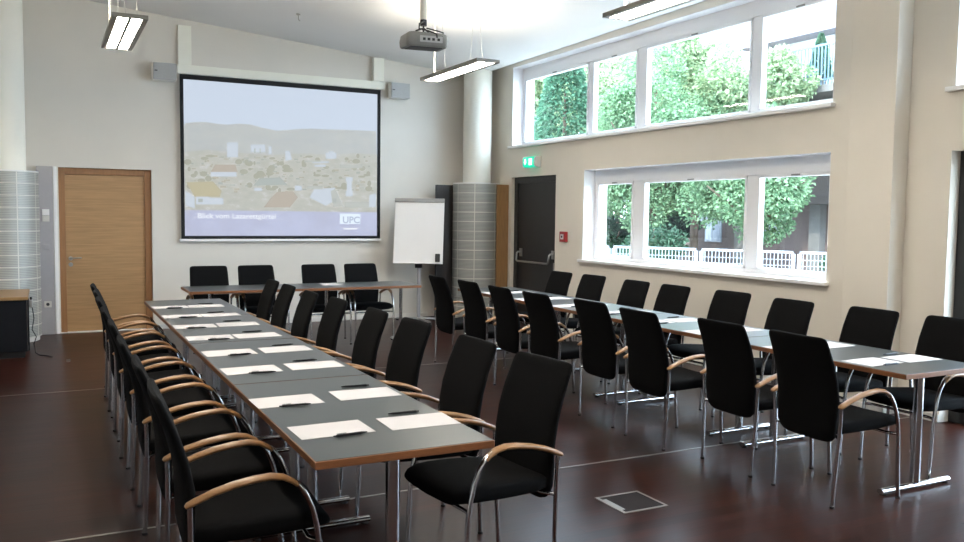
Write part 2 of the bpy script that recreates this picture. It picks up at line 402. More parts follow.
# cream cable trunking above the screen
t=tag(MB().box(1.585,4.53,YB-.06,YB-.001,3.435,3.55).build('cable_trunking','trunk',bevel=.004),'cream horizontal cable trunking directly above the projection screen','trunking')
tag(MB().box(1.60,1.77,YB-.05,YB-.001,3.552,4.07).build('cable_trunking','trunk',bevel=.004),'cream vertical trunking rising to the ceiling near the left speaker','trunking')
tag(MB().box(4.335,4.50,YB-.09,YB-.001,3.552,3.89).build('cable_trunking','trunk',bevel=.004),'cream vertical trunking rising to the ceiling near the right speaker','trunking')

# ------------------------------------------------------------------ projection screen
SX0,SX1,SZ0,SZ1=1.6155,4.4573,1.2175,3.4248
t=thing('projection_screen','large wall mounted projection screen showing a hazy town photo','projection screen',((SX0+SX1)/2,YB-.04,SZ0))
def sc(mb,nm,mt,par=t,bev=0):
    o=mb.build(nm,mt,par,bevel=bev)
    if par is t: o.location=(-t.location.x,-t.location.y,-t.location.z)
    return o
bx0,bx1,bz0,bz1=SX0+.045,SX1-.05,SZ0+.042,SZ1-.065
ys=YB-.055
sc(MB().box(SX0,bx0,ys-.006,ys+.012,SZ0,SZ1).box(bx1,SX1,ys-.006,ys+.012,SZ0,SZ1).box(bx0,bx1,ys-.006,ys+.012,SZ0,bz0).box(bx0,bx1,ys-.006,ys+.012,bz1,SZ1),'black_border','border')
sc(MB().box(SX0-.02,SX1+.02,ys-.012,YB-.001,SZ0-.035,SZ0-.001),'bottom_bar','white',bev=.004)
# picture: flat shapes whose own glow replaces projector light; u right, v down
pic=MB(); pm=[]
def pmat(nm,c,s=1.): 
    pm.append(emis(nm,c,s,dif=.04)); return len(pm)-1
layer=[0]
def UV(u,v): return (bx0+u*(bx1-bx0), bz1-v*(bz1-bz0))
def shape(pts,mi,lift=None):
    layer[0]+=1; y=ys-.0004-.00001*layer[0] if lift is None else lift
    P=[(UV(u,v)[0],y,UV(u,v)[1]) for u,v in pts]
    pic.add(P,[tuple(range(len(P)))],mi)
def Sz(x,y): # coordinates measured on an enlargement of the picture
    px=180+x/4.70; py=90+y/4.70; u=(px-183.5)/193.5; top=77.5+u*16.7; bot=236-u*1.2
    return (u,(py-top)/(bot-top))
def mixmat(nm,stops,scale,s=1.,stretch=(1,1,1)):
    m=mat(nm,(.1,.1,.1),.8,emit=(1,1,1),estr=s); nt=m.node_tree; b=nt.nodes['Principled BSDF']
    mp=[n for n in nt.nodes if n.type=='MAPPING'][0]; mp.inputs['Scale'].default_value=stretch
    n=nt.nodes.new('ShaderNodeTexNoise'); n.inputs['Scale'].default_value=scale; n.inputs['Detail'].default_value=5; n.inputs['Roughness'].default_value=.65
    r=nt.nodes.new('ShaderNodeValToRGB'); r.color_ramp.elements.remove(r.color_ramp.elements[1])
    r.color_ramp.elements[0].position=stops[0][0]; r.color_ramp.elements[0].color=(*stops[0][1],1)
    for p,c in stops[1:]:
        e=r.color_ramp.elements.new(p); e.color=(*c,1)
    nt.links.new(mp.outputs[0],n.inputs['Vector']); nt.links.new(n.outputs['Fac'],r.inputs['Fac']); nt.links.new(r.outputs['Color'],b.inputs['Emission Color'])
    pm.append(m); return len(pm)-1
E_=.18
k_sky=pmat('projected_sky',(.66,.75,.88),E_)
k_hill=mixmat('projected_hill',[(.35,(.47,.50,.51)),(.65,(.52,.545,.53))],2.5,E_,(1,1,3))
k_town=mixmat('projected_town',[(.30,(.43,.445,.40)),(.45,(.475,.485,.43)),(.58,(.52,.52,.47)),(.66,(.64,.66,.66)),(.72,(.50,.49,.45))],9.,E_,(1,1,2.2))
k_white=pmat('projected_white_wall',(.64,.71,.79),E_)
k_band=mixmat('projected_caption_band',[(.4,(.44,.46,.62)),(.6,(.50,.54,.74))],1.,E_)
k_ochre=pmat('projected_ochre_roof',(.56,.52,.36),E_); k_pink=pmat('projected_pink_roof',(.53,.48,.41),E_)
k_grey=pmat('projected_grey_roof',(.47,.52,.50),E_); k_tree=pmat('projected_tree',(.45,.46,.38),E_); k_pale=pmat('projected_pale_block',(.55,.58,.55),E_); k_soft=pmat('projected_soft_roof',(.54,.51,.42),E_)
shape([(0,0),(1,0),(1,1),(0,1)],k_sky)
ridge=[(0,165),(20,150),(60,144),(110,143),(160,152),(210,156),(260,151),(310,155),(360,170),(430,185),(480,182),(540,177),(600,176),(680,180),(750,182),(830,186),(920,190)]
def clampu(p): return (min(1,max(0,p[0])),p[1])
shape([clampu(Sz(*q)) for q in ridge]+[(1,.62),(0,.62)],k_hill)
tl=[(18,285),(120,275),(260,290),(400,300),(560,292),(700,300),(800,292),(925,300)]
vb=.833
shape([clampu(Sz(*q)) for q in tl]+[(1,vb),(0,vb)],k_town)
def R(x0,y0,x1,y1,k): shape([clampu(Sz(x0,y0)),clampu(Sz(x1,y0)),clampu(Sz(x1,y1)),clampu(Sz(x0,y1))],k)
def PG(pts,k): shape([clampu(Sz(*p)) for p in pts],k)
rg=random.Random(3)
for i in range(230):   # scattered small houses, bushes and roofs
    x=rg.uniform(30,900); y=rg.uniform(300,470); w=rg.uniform(5,26); h=rg.uniform(3,9)
    k=rg.choice([k_pale,k_pale,k_tree,k_soft,k_soft,k_tree,k_grey])
    if k==k_tree: PG([(x+w*.8*math.cos(a*PI/5),y+h*1.6*math.sin(a*PI/5)) for a in range(10)],k)
    else: R(x,y,x+w,y+h,k)
R(203,240,252,310,k_white); R(310,250,376,286,k_white); R(325,268,332,290,k_grey); R(350,268,356,290,k_grey); R(392,258,406,296,k_white)
PG([(470,280),(490,280),(502,322),(470,326)],k_white); R(665,290,718,318,k_white); R(680,282,705,292,k_white)
R(600,330,680,338,k_white); R(610,346,665,356,k_white); R(735,345,850,362,k_pale); R(560,326,640,333,k_pale)
R(130,380,245,402,k_white); PG([(130,380),(150,345),(240,345),(250,380)],k_pink)
PG([(25,430),(140,425),(178,470),(170,498),(60,498)],k_ochre); PG([(20,470),(60,500),(60,555),(20,540)],k_white); R(65,498,125,535,k_white); R(75,508,95,524,k_grey); R(125,504,185,535,k_white)
PG([(350,410),(445,405),(480,440),(320,445)],k_grey); R(325,455,360,470,k_white)
PG([(430,475),(505,470),(530,500),(490,548),(368,548),(400,505)],k_pink)
PG([(610,460),(710,455),(755,545),(700,520),(665,540),(585,500)],k_white); PG([(690,470),(712,460),(752,540),(700,545)],k_pale); R(700,505,718,525,k_grey)
R(765,405,800,425,k_white); R(770,425,795,470,k_white); R(765,470,800,495,k_white)
R(760,520,900,548,k_pale); PG([(885,490),(920,480),(920,545),(885,545)],k_white); R(515,445,548,468,k_white); R(575,445,650,462,k_pale)
shape([(0,vb),(1,vb),(1,1),(0,1)],k_band)
po=sc(pic,'emissive_picture',pm)
def text(s,size,u,v,nm,mt,parent,bold=0.0):
    c=bpy.data.curves.new(nm,'FONT'); c.body=s; c.size=size; c.offset=bold; c.extrude=0; c.align_x='LEFT'
    o=bpy.data.objects.new(nm,c); COL.objects.link(o)
    bpy.context.view_layer.update()
    me=bpy.data.meshes.new_from_object(o.evaluated_get(bpy.context.evaluated_depsgraph_get())); 
    COL.objects.unlink(o); bpy.data.objects.remove(o); me.materials.clear(); me.materials.append(mt)
    o=bpy.data.objects.new(nm,me); COL.objects.link(o); o.parent=parent
    x,z=UV(u,v); o.location=(x,ys-.0050,z); o.rotation_euler=(PI/2,0,0)
    return o
m_txt=emis('projected_text',(.86,.90,.97),.205,dif=.04)
m_logo=emis('projected_logo',(.74,.84,.95),.21,dif=.04); m_logod=emis('projected_logo_letters',(.50,.57,.72),.18,dif=.04)
tx=text('Blick vom Lazarettgürtel',.098,.060,.885,'caption_text',m_txt,po,.0015)
tx.scale.x=1.06/max(.01,tx.dimensions.x)
lg=MB(); a=UV(.79,.845); b=UV(.905,.917)
lg.box(a[0],b[0],ys-.0042,ys-.0034,b[1],a[1]).build('logo_box',m_logo,po)
tx=text('UPC',.135,.805,.91,'logo_text',m_logod,po,.003)
tx.scale.x=.26/max(.01,tx.dimensions.x)
a=UV(.81,.945); b=UV(.888,.956)
MB().box(a[0],b[0],ys-.0042,ys-.0034,b[1],a[1]).build('logo_line',m_txt,po)

# ------------------------------------------------------------------ wall speakers
def speaker(x,label):
    t=thing('wall_speaker',label,'speaker',(x,YB-.02,3.31),group='speakers either side of the screen')
    MB().box(-.15,.15,-.13,-.02,0,.235).build('speaker_case','spk_side',t,bevel=.012)
    MB().box(-.138,.155,-.142,-.128,.008,.227).build('front_grille','spk',t,bevel=.006)
    MB().box(-.12,-.085,-.146,-.141,.115,.128).build('maker_badge','black',t)
    MB().box(-.05,.05,-.02,.019,.07,.16).build('bracket','black',t)
speaker(1.41,'grey box speaker on the wall left of the screen'); speaker(4.73,'grey box speaker on the wall right of the screen')

# ------------------------------------------------------------------ flip chart
t=thing('flip_chart','white flip chart board on a steel stand in the corner','flip chart',(4.89,11.66,0),math.radians(-30))
tilt=math.radians(-12)
pan=bpy.data.objects.new('board',None)
b=MB().box(-.365,.365,-.012,.012,0,.95).build('board','board',t,bevel=.004,loc=(0,-.11,.885),rot=(tilt,0,0))
MB().box(-.355,.355,-.016,-.0125,.03,.90).build('paper_pad','board',b)
MB().box(-.37,.37,-.035,-.0125,.895,.955).build('clamp_bar','clip',b,bevel=.006)
MB().box(.255,.325,-.045,-.0165,.005,.125).build('pen_holder','black',b,bevel=.006)
MB().box(-.365,.365,-.03,.012,-.022,-.001).build('tray','white',b,bevel=.004)
MB().cyl(0,0,.045,.86,.027,16).cyl(0,0,.86,1.3,.018,16).build('pole','grey_alu',t)
MB().box(-.05,.05,-.065,.02,.80,.86).build('pole_clamp','black',t,bevel=.006)
fb=MB().cyl(0,0,.03,.06,.05,20)
for k in range(5):
    a=2*PI*k/5+.3; fb.tube([(.03*math.cos(a),.03*math.sin(a),.045),(.36*math.cos(a),.36*math.sin(a),.03)],[.022,.014],8)
fb.build('star_base','steel',t)
for k in range(5):
    a=2*PI*k/5+.3; MB().cyl(.35*math.cos(a),.35*math.sin(a),0,.022,.022,14).build('caster','black',t)

# ------------------------------------------------------------------ exit sign, fire call box
t=thing('exit_sign','green lit emergency exit sign above the dark door','exit sign',(XR,10.60,2.285))
prof=[(0,0),(-.06,.0),(-.083,.012),(-.092,.035),(-.092,.11),(-.083,.133),(-.06,.145),(0,.145)]
MB().prism(prof,1,-.09,.225).build('lamp_case','green',t)
MB().prism([(x*1.02,(z-.0725)*1.06+.0725) for x,z in prof],1,-.125,-.09).build('end_cap','spk_side',t)
MB().prism([(x*1.02,(z-.0725)*1.06+.0725) for x,z in prof],1,.225,.245).build('end_cap','spk_side',t)
sx=-.0935
s=MB()
def sg(pts): s.prism([(y+.02,z) for y,z in pts],0,sx-.0008,sx+.0005)
sg([(.12,.118),(.155,.118),(.155,.075),(.18,.075),(.1375,.028),(.095,.075),(.12,.075)])       # arrow
sg([(.035,.12),(.035,.025),(-.055,.025),(-.055,.12)])                                      # doorway
s.build('arrow_and_doorway','signwhite',t)
s=MB()
def sg2(pts): s.prism([(y+.02,z) for y,z in pts],0,sx-.0016,sx-.0009)
sg2([(.012+.009*math.cos(a*PI/5),.105+.009*math.sin(a*PI/5)) for a in range(10)])
sg2([(.012,.094),(-.002,.09),(-.012,.065),(-.002,.062)]); sg2([(-.002,.066),(-.012,.064),(.006,.04),(.02,.03),(.024,.036),(.012,.046)])
sg2([(-.006,.066),(-.014,.062),(-.018,.045),(-.034,.036),(-.037,.042),(-.026,.05)]); sg2([(.008,.092),(.026,.083),(.028,.07),(.022,.069),(.019,.079),(.006,.084)])
s.build('running_figure','green',t)
t=thing('fire_call_box','small red fire alarm call box between dark door and window','fire alarm box',(XR,9.80,1.24))
MB().box(-.05,-.001,-.07,.07,0,.14).build('case','red',t,bevel=.006)
MB().box(-.054,-.05,-.038,.038,.035,.105).build('glass_front','paper',t,bevel=.002)
MB().add([],[]).prism([(.016*math.cos(a*PI/6),.07+.016*math.sin(a*PI/6)) for a in range(12)],0,-.057,-.054).build('button','black',t)

# ------------------------------------------------------------------ pendant lamps
def lamp(x,y0,y1,z,w,label,cordx=0.):
    yc=(y0+y1)/2; hl=(y1-y0)/2
    t=thing('pendant_lamp',label,'lamp',(x,yc,z),group='long pendant lamps under the ceiling')
    hw=w/2
    b=MB().box(-hw,-hw+.045,-hl,hl,0,.035).box(hw-.045,hw,-hl,hl,0,.035).box(-hw+.045,hw-.045,-hl,-hl+.02,0,.035).box(-hw+.045,hw-.045,hl-.02,hl,0,.035)
    b.box(-.013,.013,-hl+.02,hl-.02,.0,.03).box(-hw+.045,hw-.045,-hl+.02,hl-.02,.024,.034)
    b.build('housing','lamp_metal',t)
    for sx in (-1,1):
        a0,a1=sorted((sx*.013,sx*(hw-.045)))
        MB().box(a0,a1,-hl+.02,hl-.02,.006,.022).build('diffuser','diffuser',t)
    MB().box(-hw+.07,hw-.07,-hl+.1,hl-.1,.036,.042).build('uplight_strip','uplight',t)
    for sx in (-1,1):
        for sy in (-1,1):
            px,py=sx*(hw-.06),sy*(hl-.28)
            MB().cyl(px,py,.035,.06,.008,8).tube([(px,py,.06),(px*.2,py,ceil_z(x+px*.2,yc+py)-z)],.0018,6).build('suspension_wire','wire',t)
    for sy in (-1,1):
        py=sy*(hl-.28); MB().cyl(0,py,ceil_z(x,yc+py)-z-.02,ceil_z(x,yc+py)-z+.004,.03,14).build('ceiling_rose','cordwhite',t)
    MB().tube([(cordx,hl-.12,.035),(cordx,hl-.12,ceil_z(x+cordx,yc+hl)-z)],.010,8).build('power_cord','cordwhite',t)
lamp(.66,7.90,9.50,3.22,.285,'long pendant lamp hanging left of the projection screen',-.07)
lamp(4.15,8.06,9.58,3.19,.27,'long pendant lamp hanging in front of the corner column',.0)
lamp(.66,4.05,5.60,3.22,.285,'unseen added pendant lamp above the near end of the left table row',-.07)  # this and the next two lamps: unseen, added to brighten the room
lamp(.66,.25,1.80,3.22,.285,'unseen added pendant lamp behind the camera on the door side',-.07)
lamp(4.15,.45,2.00,3.19,.27,'unseen added pendant lamp behind the camera on the window side',.0)
lamp(4.15,4.25,5.80,3.19,.27,'long pendant lamp nearest the high window, cut by the top edge',.0)

# ------------------------------------------------------------------ projector
px_,py_=2.54,6.0
pz=2.835
t=thing('projector','grey ceiling projector hanging on a white pole','projector',(px_,py_,pz))
def rr(w,h,r,z,n=5):
    o=[]
    for cx,cy,a0 in ((w-r,h-r,0),(-w+r,h-r,PI/2),(-w+r,-h+r,PI),(w-r,-h+r,3*PI/2)):
        for i in range(n+1):
            a=a0+PI/2*i/n; o.append((cx+r*math.cos(a),cy+r*math.sin(a),z))
    return o
b=MB().loft([rr(.150,.118,.03,0),rr(.158,.126,.03,.012),rr(.160,.130,.03,.05),rr(.152,.124,.03,.09),rr(.130,.105,.03,.105)],0)
bo=b.build('projector_body','projgrey',t,rot=(math.radians(3),0,math.radians(-8)))
MB().box(-.06,.11,-.136,-.129,.03,.075).build('port_panel','spk',bo)
q=MB()
for x in (-.04,-.005,.03,.07): q.box(x,x+.02,-.139,-.136,.042,.06)
q.build('port','black',bo)
MB().loft([[( .08+.04*math.cos(a*PI/8),y,.055+.035*math.sin(a*PI/8)) for a in range(16)] for y in (.125,.15)]).build('lens','black',bo)
MB().box(-.12,.12,-.09,.09,-.004,0).build('bottom_plate','projdark',bo)
MB().tube([(0,0,.21),(0,0,ceil_z(px_,py_)-pz)],.027,16).build('pole','column',t)
MB().tube([(0,0,.165),(0,0,.215)],.025,16).tube([(0,0,.10),(0,0,.17)],.007,8).tube([(-.07,.03,.1),(-.05,.02,.13),(0,0,.15),(.05,.02,.13),(.07,.03,.1)],.007,8).build('mount','black',t)
MB().tube([(.0,-.02,.20),(-.05,-.04,.17),(-.06,-.06,.13),(.0,-.10,.112),(.05,-.137,.085),(.045,-.15,.06)],.006,8).tube([(.02,-.01,.15),(.07,-.06,.13),(.11,-.12,.105),(.09,-.142,.07)],.005,8).build('cable','black',t)
MB().cyl(0,0,ceil_z(px_,py_)-pz-.03,ceil_z(px_,py_)-pz+.003,.06,20).build('ceiling_plate','column',t)

t=tag(MB().cyl(0,0,-.015,.0,.025,14).tube([(0,0,-.01),(0,0,-.07),(.02,0,-.085)],.006,8).build('ceiling_hook','wire',loc=(2.84,10.7,ceil_z(2.84,10.7)+.002)),'small metal hook in the ceiling in front of the screen','hook')

# ------------------------------------------------------------------ cabinet at the left edge
t=thing('sideboard','dark low cabinet with light wooden top at the left edge','cabinet',(-.7,10.85,0))
MB().box(-.5,.485,-.53,.5,.07,.625).build('carcass','cabdark',t,bevel=.003)
MB().box(-.5,.46,-.50,.5,0,.07).build('plinth','black',t)
MB().box(-.5,.50,-.55,.5,.625,.658).build('top','topwood',t,bevel=.003)
MB().box(.485,.497,.0,.06,.0,.6).build('edge_strip','cabdark',t)
t=thing('cable_clip_socket','small silver cable socket clipped to the end of the cabinet','socket',(-.195,10.55,.52))
MB().box(.001,.035,-.03,.03,0,.085).build('socket_body','steel',t,bevel=.006)
MB().tube([(.02,0,.085),(.02,0,.115)],.012,10).build('plug','black',t)
t=tag(MB().tube([(-.165,10.54,.53),(-.15,10.53,.40),(-.17,10.5,.28),(-.13,10.5,.20),(-.155,10.52,.12),(-.14,10.5,.02),(-.10,10.42,.006),(-.03,10.35,.006),(.02,10.25,.006)],.005,8).build('power_cable','ink'),'thin black cable hanging from the cabinet end to the floor','cable')
s=tag(MB().box(-.02,.02,-.005,.005,0,.03).build('floor_stop','strip',loc=(.17,9.87,0)),'tiny metal stop standing on the floor before the beech door','door stop')

# floor box
t=thing('floor_box','square metal framed floor socket box in the parquet','floor box',(2.885,3.79,0))
MB().box(-.15,.15,-.14,-.125,0,.004).box(-.15,.15,.125,.14,0,.004).box(-.15,-.128,-.125,.125,0,.004).box(.135,.15,-.125,.125,0,.004).build('metal_frame','strip',t)
MB().box(-.128,.135,-.125,.125,0,.0025).build('lid','boxlid',t)
MB().box(-.128,-.105,-.09,.09,.0025,.004).build('cable_flap','clip',t)

# ------------------------------------------------------------------ tables
def make_table(name,label,length,width=.70,inset=(.17,.17),leg_r=.028):
    """long axis along local Y, origin on the floor at the centre."""
    t=thing(name,label,'table')
    w,l=width/2,length/2
    top=MB().box(-w,w,-l,l,.710,.7385).build('table_top','edgewood',t,bevel=.0025)
    MB().box(-w+.004,w-.004,-l+.007,l-.007,.7385,.740).build('laminate_surface','laminate',top)
    MB().box(-.02,.02,-l+.3,l-.3,.675,.709).build('rail','steel',t)
    for sy in (-1,1):
        y=sy*(l-inset[sy>0])
        lg=MB().tube([(0,y,.04),(0,y,.709)],leg_r,20).tube([(-w+.05,y,.022),(w-.05,y,.022)],.019,14,flat=(1.25,.85)).box(-.16,.16,y-.04,y+.04,.700,.710).build('leg','chrome',t)
        for sx in (-1,1):
            MB().cyl(sx*(w-.075),y,0,.012,.021,14).build('foot_pad','rubber',lg)
    return t
TL=1.4535
names=['nearest','second','third','farthest']
GT='grey topped tables in the two long rows'
proto_table=make_table('conference_table','grey topped wood edged table, nearest of the left long row',TL); proto_table['group']=GT
LX=(.8071+1.5071)/2; RX=4.227+.35
ty=[2.8316+TL*(i+.5) for i in range(4)]; tyr=[3.1024+TL*(i+.5) for i in range(4)]
proto_table.location=(LX,ty[0],0)
for i in range(1,4): dup(proto_table,(LX,ty[i],0),0,'grey topped wood edged table, %s of the left long row'%(names[i] if i==3 else names[i]+' from the camera'),GT)
for i in range(4): dup(proto_table,(RX,tyr[i],0),0,'grey topped wood edged table, %s of the right long row'%(names[i] if i in (0,3) else names[i]+' from the camera'),GT)
HL=1.3318
ht=make_table('conference_table','grey topped table below the screen, the left one of two',HL,inset=(.26,.26),leg_r=.020); ht['group']='two tables of the head row below the screen'
ht.location=(1.3368+HL/2,9.797,0); ht.rotation_euler=(0,0,PI/2)
ht=make_table('conference_table','grey topped table below the screen, right one near the flip chart',HL,inset=(.13,.26),leg_r=.020); ht['group']='two tables of the head row below the screen'
ht.location=(1.3368+HL*1.5,9.797,0); ht.rotation_euler=(0,0,PI/2)

# ------------------------------------------------------------------ chairs
def make_chair(label):
    """faces local +X; origin on the floor between the rear feet."""
    t=thing('conference_chair',label,'chair')
    # back: lofted pad following the spine curve
    def spine(z):
        pts=[(.355,.022),(.42,.012),(.50,.012),(.62,.006),(.72,-.014),(.82,-.046),(.90,-.080),(.96,-.104)]
        for (a,xa),(b,xb) in zip(pts,pts[1:]):
            if z<=b: 
                f=(z-a)/(b-a); return xa+(xb-xa)*f
        return pts[-1][1]
    rows=[(.350,.120,.010),(.354,.150,.022),(.364,.178,.032),(.383,.198,.040),(.42,.209,.046),(.50,.217,.050),(.60,.221,.050),(.70,.222,.046),(.80,.220,.042),(.88,.217,.038),(.920,.215,.034),(.937,.209,.030),(.945,.199,.023),(.949,.180,.013)]
    rings=[]
    for z,w,th in rows:
        x=spine(z); n=24; r=[]
        for j in range(n):
            a=2*PI*j/n; c,s=math.cos(a),math.sin(a)
            ex=.55
            yy=w*math.copysign(abs(c)**.35,c); xx=th/2*math.copysign(abs(s)**.7,s)
            xx+= .012*(yy/w)**2 if .5<z<.95 else .004*(yy/w)**2
            r.append((x+xx,yy,z))
        rings.append(r)
    MB().loft(rings).build('backrest','fabric',t)
    # seat
    st=[(.020,.185,.425,.050),(.035,.200,.425,.070),(.10,.212,.425,.080),(.20,.222,.430,.085),(.30,.230,.436,.088),(.40,.234,.440,.084),(.46,.232,.440,.074),(.50,.225,.434,.056),(.518,.212,.426,.034),(.524,.19,.420,.014)]
    rings=[]
    for x,w,z,th in st:
        n=24; r=[]
        for j in range(n):
            a=2*PI*j/n; c,s=math.cos(a),math.sin(a)
            yy=w*math.copysign(abs(c)**.3,c); zz=th/2*math.copysign(abs(s)**.6,s)
            r.append((x,yy,z+zz+ .010*(yy/w)**2))
        rings.append(r)
    MB().loft(rings).build('seat','fabric',t)
    for sy in (-1,1):
        # rear leg: from the floor up to the rear end of the armrest
        o=MB().tube([(0,sy*.220,.008),(.008,sy*.226,.20),(.014,sy*.236,.38),(.014,sy*.243,.50),(.012,sy*.246,.572)],.0105,10).build('rear_leg','chrome',t)
        MB().cyl(0,sy*.220,0,.012,.013,10).build('foot_cap','rubber',o)
        # front leg: up, then bends back into the armrest
        o=MB().tube([(.490,sy*.245,.008),(.478,sy*.247,.20),(.468,sy*.249,.36),(.458,sy*.250,.44),(.443,sy*.250,.505),(.420,sy*.250,.560),(.390,sy*.250,.603),(.355,sy*.250,.624),(.32,sy*.250,.636)],.0115,10).build('front_leg','chrome',t)
        MB().cyl(.490,sy*.245,0,.012,.014,10).build('foot_cap','rubber',o)
        # wooden armrest
        pa=[(-.004,.566),(.004,.571),(.03,.583),(.09,.607),(.16,.626),(.23,.638),(.29,.642),(.335,.635),(.372,.615),(.388,.601)]
        rd=[.010,.017,.019,.020,.0205,.021,.0205,.019,.017,.0145]
        MB().tube([(x,sy*.250,z) for x,z in pa],rd,12,flat=(1.15,.62)).build('armrest','armwood',t)
    # frame under the seat
    MB().tube([(.014,-.236,.392),(.05,-.18,.392),(.05,.18,.392),(.014,.236,.392)],.009,8).build('rear_rail','chrome',t)
    MB().tube([(.468,-.249,.378),(.44,-.2,.378),(.44,.2,.378),(.468,.249,.378)],.009,8).build('front_rail','chrome',t)
    return t
GC='black high back chairs with wooden armrests'
chair0=None
def clear_feet(y,x):
    # keep the front feet off the tables' floor bars
    legs=[]
    if x<2.5: legs=[c+s*(TL/2-.17) for c in ty for s in (-1,1)]
    else: legs=[c+s*(TL/2-.17) for c in tyr for s in (-1,1)]
    best=y
    for k in range(60):
        for sg_ in (1,-1):
            q=y+sg_*k*.004
            if all(abs(q+e-l)>.062 for l in legs for e in (-.245,.245)): return q
    return best
def chair(x,y,rz,label):
    global chair0
    if y<9.5: y=clear_feet(y,x)
    if chair0 is None:
        chair0=make_chair(label); chair0.location=(x,y,0); chair0.rotation_euler=(0,0,rz); chair0['group']=GC; return
    dup(chair0,(x,y,0),rz,label,GC)
rj=random.Random(5)
lr=[3.29,3.92,4.65,5.34,6.10,6.84,7.52,8.10]; lx=[.335,.332,.318,.32,.315,.322,.338,.34]
for i,y in enumerate(lr): chair(lx[i]+.09,y,math.radians(-3+rj.uniform(-1.5,1.5)),'black chair, left side of left table row, '+ORD[i])
rr_=[3.32,3.95,4.78,5.42,6.17,6.78,7.53,8.12]; rx=[2.008,1.98,1.985,1.965,1.945,1.905,1.90,1.90]
for i,y in enumerate(rr_): chair(rx[i]-.075,y,PI+math.radians(rj.uniform(-2,2)+(4 if i==0 else 0)),'black chair, right side of left table row, '+ORD[i])
nr=[3.46,4.07,4.77,5.43,6.12,6.78,7.49,8.14]; nx=[3.735,3.735,3.625,3.67,3.612,3.605,3.625,3.595]
for i,y in enumerate(nr): chair(nx[i]+.105,y,math.radians(rj.uniform(-1.5,1.5)),'black chair, aisle side of right table row, '+ORD[i])
fr=[3.59,4.21,4.91,5.60,6.36,6.96,7.76,8.34]; fx=[5.37,5.35,5.29,5.37,5.31,5.31,5.34,5.29]
for i,y in enumerate(fr): chair(fx[i]-.085,y,PI+math.radians(rj.uniform(-2,2)),'black chair, window side of right table row, '+ORD[i])
for i,(x,w) in enumerate(((1.695,'leftmost of the four'),(2.25,'second from the left'),(3.025,'third from the left'),(3.575,'rightmost of the four'))):
    chair(x,10.40,-PI/2+math.radians(rj.uniform(-2,2)),'black chair behind the head table below the screen, '+w)

# ------------------------------------------------------------------ paper and pens
def sheet(x,y,rz,label,g):
    o=MB().box(-.1485,.1485,-.105,.105,0,.0012).build('paper_sheet','paper',loc=(x,y,.7402),rot=(0,0,rz)); tag(o,label,'paper',g); return o
def make_pen(label,g):
    t=thing('ballpoint_pen',label,'pen',group=g)
    MB().tube([(-.06,0,0),(.045,0,0)],.0052,10).build('barrel','ink',t)
    MB().tube([(.045,0,0),(.068,0,0)],[.0052,.0018],10).tube([(-.072,0,0),(-.06,0,0)],.003,8).build('tip','ink',t)
    MB().box(-.058,-.02,-.0012,.0012,.006,.0085).build('clip','clip',t)
    return t
pen0=None
def pen(x,y,rz,label,g):
    global pen0
    if pen0 is None: pen0=make_pen(label,g); pen0.location=(x,y,.7458); pen0.rotation_euler=(0,0,rz)
    else: dup(pen0,(x,y,.7458),rz,label,g)
GP='white sheets on the long tables'; GN='black pens beside the sheets'
prow=[3.228,3.83,4.668,5.29,5.955,6.60,7.275,7.99]
def setpaper(xa,xb,ys,where,sides):
    for i,y in enumerate(ys):
        for s,x in ((0,xa-(0,.04,.028,.028,.028,.026,.028,.026)[i]),(1,xb-(0,.03,.04,.04,.07,.08,.09,.085)[i])):
            jx=rj.uniform(-.008,.008); jy=rj.uniform(-.012,.012); a=math.radians(rj.uniform(-2.5,2.5)); 
            lab='%s of %s, %s'%(sides[s],where,ORD[i])
            sheet(x+jx,y+jy,a,'white paper sheet, '+lab,GP)
            if s==0: pen(x+jx+.015+rj.uniform(-.02,.03),y+jy-.118,math.radians(rj.uniform(-5,7)),'black pen before sheet, '+lab,GN)
            else: pen(x+jx+.005+rj.uniform(-.02,.02),y+jy+.160+rj.uniform(-.015,.015),math.radians(rj.uniform(-5,7)+180),'black pen behind sheet, '+lab,GN)
setpaper(.992,1.358,prow,'left table row',('left side','right side'))
setpaper(4.41,4.755,[y+.235 for y in prow],'right table row',('aisle side','window side'))
tag(MB().box(-.105,.105,-.1485,.1485,0,.0012).build('paper_sheet','paper',loc=(3.01,9.91,.7402),rot=(0,0,.02)),'single white sheet on the head table below the screen','paper')

# ------------------------------------------------------------------ outside
gz=-.15
struct(MB().box(XR+.37,60,-25,60,gz-.2,gz).build('ground','ground'))
# white mesh fence: panels between paired posts
A=Vector((12.911,14.723,gz)); u=Vector((.5446,-.8387,0)); ang=math.atan2(u.y,u.x)
t=thing('garden_fence','white metal mesh garden fence outside the low window','fence',A,ang)
PL=2.07; top=.905-gz
for i in range(-4,5):
    a=i*PL+.06; b=(i+1)*PL-.06
    p=MB().box(a,b,-.02,.02,top-.05,top).box(a,b,-.02,.02,.10,.14).box(a,a+.04,-.02,.02,.10,top).box(b-.04,b,-.02,.02,.10,top)
    po=p.build('panel_frame','fence',t)
    q=MB(); k=int((b-a)/.075)
    for j in range(1,k): q.box(a+(b-a)*j/k-.006,a+(b-a)*j/k+.006,-.005,.005,.13,top-.04)
    for j in range(1,7): q.box(a,b,-.005,.005,.12+j*.125-.005,.12+j*.125+.005)
    q.build('mesh_bars','fence',po)
for i in range(-4,6):
    for s in (-.045,.045):
        MB().box(i*PL+s-.022,i*PL+s+.022,-.025,.025,-.01,top-.06).build('post','fence',t)

